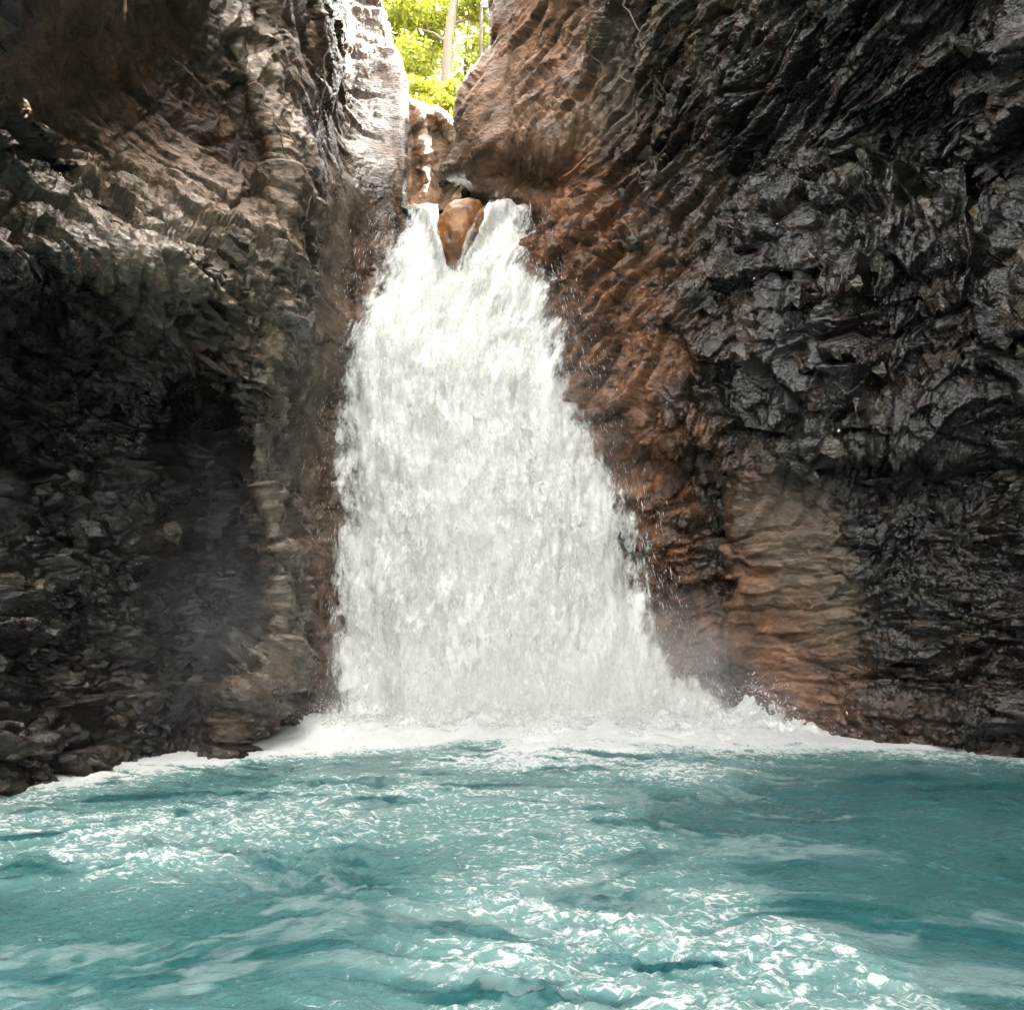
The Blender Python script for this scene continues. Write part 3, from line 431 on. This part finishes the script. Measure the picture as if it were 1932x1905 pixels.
# ------------------------------------------------------------------ the fall
fall = empty('waterfall', (0, 14, 0))
tag(fall, 'white waterfall plunging from the rock slot into the turquoise pool', 'waterfall')
def drop_to(o, parent):
    o.parent = parent; o.matrix_parent_inverse = Matrix.Translation(-Vector(parent.location)); return o
def build_fall():
    rs, cs = [10, 14, 16, 20, 24, 26, 26, 18, 20, 24, 24, 24, 20], [36] * 6
    g = loft(NET_FALL, rs, cs); n = grid_normals(g, POOL)
    nr, nc = g.shape[:2]
    u = np.repeat(np.linspace(0, 1, nc)[None], nr, 0)
    width = np.linalg.norm(g[:, -1] - g[:, 0], axis=1)[:, None]
    s = np.concatenate([[0], np.cumsum(np.linalg.norm(np.diff(g[:, nc // 2], axis=0), axis=1))])[:, None] + 0 * u
    edge = np.minimum(u, 1 - u) * width
    top = smooth(3.0, 5.0, s)
    for k, (off, bias, amp) in enumerate(((0, .95, .22), (.16, .44, .26), (.34, .36, .32), (.55, .28, .36))):
        fl = np.stack([u * width, s, 0 * u + k * 7.7], -1)
        v = fl.reshape(-1, 3) * np.array((1.5, .55, 1))
        d = amp * fbm(v, 4, 100 + k).reshape(u.shape) + off * smooth(0, .5, edge)
        d *= smooth(1.6, 4.5, s) * .85 + .15
        h = g + n * d[..., None]
        h[..., 0] += (.04 + .02 * k) * perlin(np.stack([s.ravel() * 1.9, u.ravel() * 2, 0 * s.ravel() + k], 1), 7).reshape(u.shape) * smooth(.6, 0, edge)
        h[..., 2] += .16 * smooth(4.2, 2.7, s) * (perlin(fl.reshape(-1, 3) * np.array((3.2, 1.2, 1)), 44).reshape(u.shape) + .5 * perlin(fl.reshape(-1, 3) * np.array((8., 3, 1)), 45).reshape(u.shape)) * (.35 + .65 * (u > .6)) * smooth(1.2, 2.6, s)
        tz0 = np.clip((h[..., 2] - 8.8) / 1.45, 0, 1); bx0 = np.abs(h[..., 0] + 1.0 + .12 * (1 - tz0)) / (.50 * (.34 + .66 * tz0))
        h[..., 1] -= .34 * np.exp(-((bx0 - 1.35) / .5) ** 2) * smooth(8.4, 9.0, h[..., 2]) * smooth(14.9, 14.4, h[..., 1]) * (.25 + .75 * smooth(10.5, 9.9, h[..., 2]))
        o = grid_object(('curtain', 'veil', 'veil', 'veil')[k], h, M_FALL, POOL)
        vattr(o, 'flow', fl.reshape(-1, 3))
        fade = np.clip((edge + .2 * perlin(np.stack([s.ravel() * 2.5, u.ravel() * 9, 0 * s.ravel()], 1), 9).reshape(u.shape)) / (.9, 1.1, 1.3, 1.5)[k], 0, 1)
        dens = bias * fade + .18 * fbm(fl.reshape(-1, 3) * .5, 3, 130 + k).reshape(u.shape) * (k > 0)
        if k: dens = dens * (.35 + .65 * top)
        # the water parts round the boulder
        tz = np.clip((h[..., 2] - 8.8) / 1.45, 0, 1); bw = .50 * (.34 + .66 * tz); bx = np.abs(h[..., 0] + 1.0 + .12 * (1 - tz)) / bw
        zr = smooth(8.55, 8.95, h[..., 2]) * smooth(14.9, 14.5, h[..., 1])
        dens = dens - 1.6 * smooth(1.15, .80, bx) * zr
        fattr(o, 'dens', dens)
        drop_to(o, fall)
    return g, n, u, s, width
FG, FN, FU, FS, FW = build_fall()

def splash_sheets():
    xs = np.linspace(-3.7, 4.9, 300); hs = np.linspace(0, 1, 36)
    for k, (y0, hm) in enumerate(((13.35, 1.25), (12.95, .95), (12.6, .62), (12.25, .40))):
        X, Hh = np.meshgrid(xs, hs); fl = np.stack([X, Hh * 2, 0 * X + 20 + 5 * k], -1); v = fl.reshape(-1, 3)
        H = hm * (.75 + .6 * perlin(np.stack([X.ravel() * 1.1, 0 * X.ravel(), 0 * X.ravel() + k], 1), 300).reshape(X.shape)) * smooth(-3.8, -2.8, X) * smooth(5.0, 4.2, X)
        Y = y0 - .25 * Hh * hm + .16 * fbm(v * np.array((1.6, 1.2, 1)), 3, 310 + k).reshape(X.shape) - .35 * smooth(2.5, 4.5, X)
        Z = -.08 + Hh * H
        o = grid_object('splash_sheet', np.stack([X, Y, Z], -1), M_FALL, POOL); vattr(o, 'flow', v)
        fattr(o, 'dens', (.80 * (1 - Hh) ** .8 - .02) * (.85 + .15 * smooth(0, .3, Hh)))
        drop_to(o, fall)
splash_sheets()
def drops(name, centres, dirs, length, rad, parent):
    """many small stretched drops of water as one mesh"""
    N = len(centres); d = dirs / np.linalg.norm(dirs, axis=1, keepdims=True)
    a = np.cross(d, np.array((0, 1, .01))); a /= np.linalg.norm(a, axis=1, keepdims=True) + 1e-9; b = np.cross(d, a)
    L, r = length[:, None], rad[:, None]
    v = np.stack([centres + d * L, centres + a * r, centres + b * r, centres - a * r, centres - b * r, centres - d * L * .6], 1)
    f = np.array([(0, 1, 2), (0, 2, 3), (0, 3, 4), (0, 4, 1), (5, 2, 1), (5, 3, 2), (5, 4, 3), (5, 1, 4)])
    faces = (f[None] + 6 * np.arange(N)[:, None, None]).reshape(-1, 3)
    o = mesh_from(name, v.reshape(-1, 3), faces, M_SPRAY)
    return tag(drop_to(o, parent), kind='stuff')
N = 2500
ri = rng.integers(24, FG.shape[0], N)
uu = np.where(rng.random(N) < .6, np.where(rng.random(N) < .5, rng.beta(1, 22, N) - .01, 1.01 - rng.beta(1, 22, N)), rng.random(N))
ci = np.clip((uu * (FG.shape[1] - 1)).astype(int), 0, FG.shape[1] - 1)
c = FG[ri, ci] + FN[ri, ci] * rng.gamma(2, .16, N)[:, None] + rng.normal(0, .07, (N, 3)) * (1 + 1.2 * (ri / FG.shape[0]))[:, None]
dr = np.stack([(uu - .45) * .35 + rng.normal(0, .08, N), -.1 + 0 * uu, -1 + 0 * uu], 1)
drops('spray', c, dr, rng.gamma(2, .02, N) + .01, rng.gamma(3, .0008, N) + .001, fall)
# splash thrown up where the fall meets the pool
N = 5000
bx = rng.uniform(-3.6, 4.7, N); by = 13.2 - rng.gamma(1.4, .45, N); bz = np.abs(rng.normal(0, .28, N)) * np.exp(-(13.2 - by) * .5) + .05
pk = np.exp(-((bx - 4.1) / .5) ** 2); bz += pk * rng.random(N) * .7
drops('splash', np.stack([bx, by, bz], 1), rng.normal(0, 1, (N, 3)), rng.gamma(2, .006, N) + .004, rng.gamma(3, .0016, N) + .002, fall)

# the stream feeding the fall
gx, gy = np.meshgrid(np.linspace(-4, 1.6, 60), np.linspace(14.6, 22, 60))
sp = np.stack([gx, gy, 10.44 + .02 * (gy - 14.6)], -1).reshape(-1, 3); sp[:, 2] += .05 * ridged(sp * 1.5, 3, 3)
so = grid_object('stream', sp.reshape(gx.shape + (3,)), M_WATER, np.array((-1, 17, 30))); fattr(so, 'foam', np.full(len(sp), .25)); tag(so, kind='structure')

# ------------------------------------------------------------------ boulder at the lip
def rock_lump(name, mat, sub, shape, seed, amp=.12, freq=1.4):
    bm = bmesh.new(); bmesh.ops.create_icosphere(bm, subdivisions=sub, radius=1)
    v = np.array([x.co[:] for x in bm.verts]); v = shape(v)
    r = v / (np.linalg.norm(v, axis=1, keepdims=True) + 1e-9)
    v = v + r * (amp * fbm(v * freq + seed, 4, seed))[:, None]
    for x, c in zip(bm.verts, v): x.co = c
    for f in bm.faces: f.smooth = True
    me = bpy.data.meshes.new(name); bm.to_mesh(me); bm.free(); me.materials.append(mat)
    o = bpy.data.objects.new(name, me); COL.objects.link(o); return o
def boulder_shape(v):
    t = (v[:, 2] + 1) / 2
    w = .30 + .70 * t ** .9
    fl = np.sign(v) * np.abs(v) ** .84
    return np.stack([fl[:, 0] * .60 * w + .02 - .17 * (1 - t), fl[:, 1] * .55 * (.55 + .45 * t) - .22 * (1 - t), fl[:, 2] * .72 + .06 * np.sin(v[:, 0] * 2.4 + .4)], 1)
b = rock_lump('boulder', M_BOULDER, 5, boulder_shape, 5, .11, 2.4); b.location = (-.97, 13.92, 9.42)
tag(b, 'smooth wet orange brown boulder wedged in the lip, splitting the fall in two', 'boulder')

# ------------------------------------------------------------------ trees beyond the slot
def tube(name, pts, rads, mat, parent=None, seg=7):
    pts = [Vector(p) for p in pts]; V = []; Fc = []
    for i, p in enumerate(pts):
        d = (pts[min(i + 1, len(pts) - 1)] - pts[max(i - 1, 0)]).normalized()
        a = d.cross(Vector((.31, .95, .1))).normalized(); bb = d.cross(a)
        for k in range(seg):
            an = 2 * math.pi * k / seg; V.append(p + (a * math.cos(an) + bb * math.sin(an)) * rads[i])
    for i in range(len(pts) - 1):
        for k in range(seg):
            Fc.append((i * seg + k, i * seg + (k + 1) % seg, (i + 1) * seg + (k + 1) % seg, (i + 1) * seg + k))
    o = mesh_from(name, [v[:] for v in V], Fc, mat)
    if parent: drop_to(o, parent)
    return o
def leaf_cloud(name, clumps, n, size, mat, parent):
    cl = np.array(clumps); w = cl[:, 3] ** 2; k = rng.choice(len(cl), n, p=w / w.sum())
    off = rng.normal(0, 1, (n, 3)); off /= np.linalg.norm(off, axis=1, keepdims=True); off *= (rng.random(n) ** .45)[:, None]
    c = cl[k, :3] + off * cl[k, 3:4] * np.array((1, 1, .75))
    a = rng.normal(0, 1, (n, 3)); a /= np.linalg.norm(a, axis=1, keepdims=True); b = np.cross(a, rng.normal(0, 1, (n, 3))); b /= np.linalg.norm(b, axis=1, keepdims=True)
    s = (size * rng.uniform(.6, 1.4, n))[:, None]
    v = np.stack([c - a * s, c + b * s * .5, c + a * s, c - b * s * .5], 1).reshape(-1, 3)
    o = mesh_from(name, v, np.arange(4 * n).reshape(n, 4), mat, False)
    return drop_to(o, parent)
def tree(name, base, top, r0, mat, clumps, n, size, label, cat='tree', branches=()):
    t = empty(name, base); tag(t, label, cat, 'trees beyond the slot')
    B, T = Vector(base), Vector(top); pts = []
    for i in range(9):
        f = i / 8; pts.append(B.lerp(T, f) + Vector((.12 * math.sin(f * 5 + r0 * 9), .05 * math.sin(f * 7), 0)))
    tr = tube('trunk', pts, [r0 * (1 - .55 * i / 8) for i in range(9)], mat, t)
    for (f, e, r) in branches:
        s = B.lerp(T, f); e = Vector(e); m = s.lerp(e, .5) + Vector((0, 0, .15))
        tube('limb', [s, s.lerp(m, .5), m, e], [r, r * .8, r * .6, r * .3], mat, t, 6)
    leaf_cloud('crown', clumps, n, size, M_LEAF, t)
    return t
tree('forest_tree', (-2.2, 21.6, 17.0), (-1.75, 22.0, 24.5), .24, M_BARK_PALE,
     [(-3.4, 22.2, 20.6, 1.0), (-2.7, 22.6, 22.5, 1.1), (-.9, 22.4, 21.3, .8), (-1.2, 22.8, 23.3, 1.1), (-3.8, 22.5, 23, 1.1), (-2.6, 22.9, 19.4, .8), (-2.0, 23.6, 25, 1.6)], 9000, .085,
     'pale trunked tree leaning up in the middle of the sunlit slot', branches=[(.5, (-3.2, 22, 21.6), .07), (.62, (-1, 22.2, 22), .06)])
tree('forest_tree', (-1.2, 21.2, 16.8), (-.75, 21.6, 24), .09, M_BARK,
     [(-1.0, 21.7, 19.3, .55), (-.5, 21.9, 20.4, .8), (-1.1, 22, 22.6, .8), (-.2, 21.8, 22, .8), (-1.5, 22.2, 18.3, .5)], 4500, .08,
     'slender dark trunked tree against the right edge of the slot', branches=[(.45, (-.3, 21.4, 20.8), .03)])
tree('forest_tree', (-4.2, 23.2, 17.5), (-4.0, 23.8, 24.5), .16, M_BARK,
     [(-3.6, 23, 19, .9), (-4, 23.5, 20.5, 1.2), (-3.2, 23.4, 21.8, 1.0), (-4.2, 23.8, 23.6, 1.5), (-3.0, 23.3, 18.2, .7)], 9000, .085,
     'leafy tree filling the left side of the sunlit slot', branches=[(.4, (-3.3, 23.2, 20.4), .05)])
tree('forest_tree', (-1.9, 25.5, 18.5), (-1.5, 26, 27), .14, M_BARK,
     [(-2.0, 25.5, 20.6, 1.2), (-.9, 25.8, 21.6, 1.2), (-2.6, 25.6, 22.4, 1.2), (-1.3, 26, 23.6, 1.2), (-.4, 26, 24.2, 1.3), (-3.2, 26, 25, 1.4)], 7000, .095,
     'far leafy tree showing behind the pale trunk in the slot')
tree('shrub', (-2.75, 19.9, 16.3), (-2.6, 19.9, 17.4), .04, M_BARK,
     [(-2.8, 19.9, 17.0, .45), (-2.35, 19.7, 16.6, .4), (-2.5, 20.1, 17.7, .5), (-3.0, 20, 17.8, .4)], 1500, .07,
     'small shrub on the left rim of the orange back wall', 'shrub')
tree('shrub', (-1.75, 19.6, 15.7), (-1.65, 19.6, 16.8), .04, M_BARK,
     [(-1.75, 19.5, 16.2, .38), (-1.45, 19.7, 16.8, .45), (-2.0, 19.7, 16.9, .42), (-1.7, 19.9, 17.5, .4)], 1500, .07,
     'small shrub spilling over the right rim of the orange back wall', 'shrub')

# ------------------------------------------------------------------ loose and broken stones set in the cliffs
def snap(pt, G, Nn, off=0.0):
    f = G.reshape(-1, 3); k = int(((f - np.array(pt)) ** 2).sum(1).argmin()); return f[k] + Nn.reshape(-1, 3)[k] * off, Nn.reshape(-1, 3)[k]
def hull_mesh(name, npts, squash, col, wet, seed):
    r = np.random.default_rng(seed); bm = bmesh.new()
    v = r.normal(0, 1, (npts, 3)); v /= np.linalg.norm(v, axis=1, keepdims=True); v *= r.uniform(.8, 1.1, (npts, 1)); v *= np.array(squash)
    vs_ = [bm.verts.new(x) for x in v]; bmesh.ops.convex_hull(bm, input=vs_)
    bmesh.ops.delete(bm, geom=[x for x in bm.verts if not x.link_faces], context='VERTS')
    me = bpy.data.meshes.new(name); bm.to_mesh(me); bm.free(); me.materials.append(M_ROCK)
    a = me.attributes.new('albedo', 'FLOAT_COLOR', 'POINT'); a.data.foreach_set('color', np.tile(np.array((*col, 1), np.float32), len(me.vertices)))
    a = me.attributes.new('wet', 'FLOAT', 'POINT'); a.data.foreach_set('value', np.full(len(me.vertices), wet, np.float32))
    return me
COLS = [(.042, .031, .022), (.060, .044, .031), (.030, .024, .019), (.070, .048, .030), (.050, .040, .031)]
BLOCKS = [hull_mesh('stone', 14, (1, .7, .62), COLS[i % 5], .75, 40 + i) for i in range(8)]
SLABS = [hull_mesh('slab', 16, (1, .75, .28), COLS[i % 5], .7, 60 + i) for i in range(8)]
COBBLES = [hull_mesh('cobble', 20, (1, .85, .75), COLS[(i + 3) % 5], .5, 80 + i) for i in range(5)]
def scatter(parent, G, Nn, pick, n, meshes, smin, smax, sink, tilt, seed):
    r = np.random.default_rng(seed); f = G.reshape(-1, 3); nn = Nn.reshape(-1, 3)
    idx = np.nonzero(pick(f))[0]; idx = r.choice(idx, n, replace=False)
    for k in idx:
        me = meshes[int(r.integers(len(meshes)))]
        o = bpy.data.objects.new(me.name.split('.')[0], me); COL.objects.link(o)
        s = float(np.exp(r.uniform(math.log(smin), math.log(smax))))
        yaw = math.atan2(nn[k, 1], nn[k, 0]) + math.pi / 2 + r.normal(0, .3)
        o.rotation_euler = (r.normal(0, .25), tilt + r.normal(0, .22), yaw)
        o.scale = (s * r.uniform(.8, 1.3), s, s * r.uniform(.8, 1.25)); o.location = f[k] - nn[k] * s * sink
        o.parent = parent
scatter(cliff_r, PR, NR, lambda f: (f[:, 0] > 1.95) & (f[:, 0] < 2.85) & (f[:, 2] > 8.5) & (f[:, 2] < 10.7) & (f[:, 1] > 11), 60, COBBLES, .06, .19, .15, 0, 1)
scatter(cliff_r, PR, NR, lambda f: (f[:, 0] > 3.0) & (f[:, 0] < 7) & (f[:, 2] > 4.0) & (f[:, 2] < 8.6) & (f[:, 1] > 7), 190, BLOCKS, .09, .33, .42, 1.2, 2)
scatter(cliff_r, PR, NR, lambda f: (f[:, 0] > 5.2) & (f[:, 0] < 7.5) & (f[:, 2] > .6) & (f[:, 2] < 4.2) & (f[:, 1] > 8), 100, SLABS, .14, .50, .5, 0, 3)
scatter(cliff_l, PL, NL, lambda f: (f[:, 0] < -3.4) & (f[:, 0] > -5.8) & (f[:, 2] > 4.2) & (f[:, 2] < 6.9) & (f[:, 1] > 6) & (f[:, 1] < 11), 170, SLABS, .10, .36, .4, .12, 4)
scatter(cliff_l, PL, NL, lambda f: (f[:, 0] < -3.4) & (f[:, 0] > -6) & (f[:, 2] > .4) & (f[:, 2] < 4.0) & (f[:, 1] > 7.5) & (f[:, 1] < 11), 110, BLOCKS, .09, .26, .4, .2, 5)

# ------------------------------------------------------------------ roots and vines on the rock
def root(pts, G, Nn, rad, label, seed, name='hanging_root', off=.07):
    r = np.random.default_rng(seed); dense = []
    P_ = np.array(pts); W_ = cr_weights(len(P_), [6] * (len(P_) - 1)) @ P_
    for i, w in enumerate(W_):
        q, n = snap(w, G, Nn, off); dense.append(q)
    D = np.array(dense); D[1:-1] = (D[:-2] + D[1:-1] * 2 + D[2:]) / 4; D += r.normal(0, .028, D.shape)
    t = empty(name, tuple(D[-1])); tag(t, label, 'root', 'roots on the rock walls')
    tube('stem', D.tolist(), [rad * (1 - .6 * i / len(D)) for i in range(len(D))], M_ROOT, t, 5)
    for k in range(4):
        i = int(r.integers(2, len(D) - 2)); a = D[i]
        e = a + np.array((r.normal(0, .16), -.05, -r.uniform(.15, .4)))
        q, n = snap(e, G, Nn, off * .7)
        tube('rootlet', [a.tolist(), ((a + q) / 2).tolist(), q.tolist()], [rad * .5, rad * .4, rad * .2], M_ROOT, t, 4)
ROOTS_RIGHT = [[(1.94, 11.2, 12.6), (2.09, 11.32, 11.93), (2.22, 11.41, 11.44), (2.2, 11.49, 10.98)], [(1.97, 11.71, 13.11), (1.75, 11.84, 12.41), (1.55, 11.91, 12.02), (1.52, 11.98, 11.62), (1.44, 12.09, 11.06)], [(1.89, 11.87, 11.69), (1.93, 11.96, 11.17), (1.95, 12.04, 10.76), (1.84, 12.11, 10.36)], [(2.41, 11.57, 11.65), (2.4, 11.65, 11.23), (2.38, 11.72, 10.82)], [(2.32, 12.48, 9.98), (2.37, 12.56, 9.59), (2.51, 12.62, 9.23), (2.64, 12.69, 8.83)], [(2.62, 12.36, 10.09), (2.58, 12.44, 9.67), (2.38, 12.5, 9.34), (2.45, 12.57, 8.96)]]
ROOTS_LEFT = [[(-4.31, 9.53, 10.59), (-4.04, 9.62, 10.06), (-3.77, 9.72, 9.53), (-3.46, 9.83, 8.93), (-3.27, 9.93, 8.4), (-3.18, 10.04, 7.79), (-3.15, 10.17, 7.04), (-3.21, 10.34, 6.13)], [(-3.49, 9.97, 9.29), (-3.18, 10.11, 8.52), (-3.06, 10.22, 7.91), (-3.16, 10.34, 7.22), (-3.21, 10.47, 6.52), (-3.33, 10.64, 5.6), (-3.43, 10.75, 4.98)], [(-3.4, 11.54, 12.4), (-3.21, 11.69, 11.58), (-3.26, 11.84, 10.75), (-3.49, 11.99, 9.93), (-3.63, 12.13, 9.11), (-3.59, 12.3, 8.2)], [(-3.65, 11.47, 8.31), (-3.54, 11.65, 7.28), (-3.5, 11.81, 6.42), (-3.41, 12.0, 5.39), (-3.28, 12.19, 4.36)], [(-3.66, 10.59, 4.77), (-3.54, 10.7, 4.17), (-3.35, 10.83, 3.41), (-3.21, 10.97, 2.65), (-3.12, 11.09, 1.97), (-3.18, 11.22, 1.29)]]
for i, (pts, lab) in enumerate(zip(ROOTS_RIGHT, ('rightmost of the long roots hanging from the top right of the slot', 'root slanting down left across the tan rock right of the slot', 'short root dangling above the pocket of rounded stones', 'thin root hanging to the right of the slot beside dark rock', 'root trailing below the pocket of rounded stones on the right wall', 'crooked root crossing the pocket of rounded stones'))):
    root(pts, PR, NR, .017, lab, i)
for i, (pts, lab) in enumerate(zip(ROOTS_LEFT, ('long root running down the crest of the left ridge from the top', 'root clinging to the right flank of the left ridge', 'root beside the sunlit buttress left of the slot', 'root on the brown wall between left ridge and waterfall', 'root along the lower left ridge beside the dark alcove'))):
    root(pts, PL, NL, .015, lab, 20 + i, off=.03)

# ------------------------------------------------------------------ drifting spray
def mist(name, loc, radii, density, label, seed):
    bm = bmesh.new(); bmesh.ops.create_icosphere(bm, subdivisions=3, radius=1)
    me = bpy.data.meshes.new(name); bm.to_mesh(me); bm.free()
    t = NT('drifting_spray'); t.N.remove(t.bsdf)
    tc = t.N.new('ShaderNodeTexCoord').outputs['Object']
    ln = t.N.new('ShaderNodeVectorMath'); ln.operation = 'LENGTH'; t.L.new(tc, ln.inputs[0])
    fall_off = t.rng(ln.outputs['Value'], .15, 1.0, 1, 0)
    nz = t.rng(t.noise(t.pos(), .9, 2, .5), .35, .7, .25, 1)
    v = t.N.new('ShaderNodeVolumePrincipled'); v.inputs['Color'].default_value = (.97, .98, .98, 1)
    t.L.new(t.math('MULTIPLY', t.math('MULTIPLY', fall_off, nz), density), v.inputs['Density'])
    t.L.new(v.outputs[0], t.out.inputs['Volume'])
    me.materials.append(t.m)
    o = bpy.data.objects.new(name, me); COL.objects.link(o); o.location = loc; o.scale = radii
    tag(o, label, 'mist', kind='stuff')
mist('mist', (.9, 12.9, .4), (5.6, 1.9, 2.6), .55, 'white spray drifting over the foot of the waterfall', 1)
mist('mist', (-4.1, 10.4, 1.9), (2.2, 1.9, 3.6), .09, 'thin grey spray hanging in the dark alcove of the left wall', 2)
mist('mist', (-.3, 13.2, 4.2), (3.4, 1.5, 6.0), .16, 'fine veil of spray hanging in front of the falling water', 3)
cy.volume_step_rate = 2.0; cy.volume_max_steps = 64
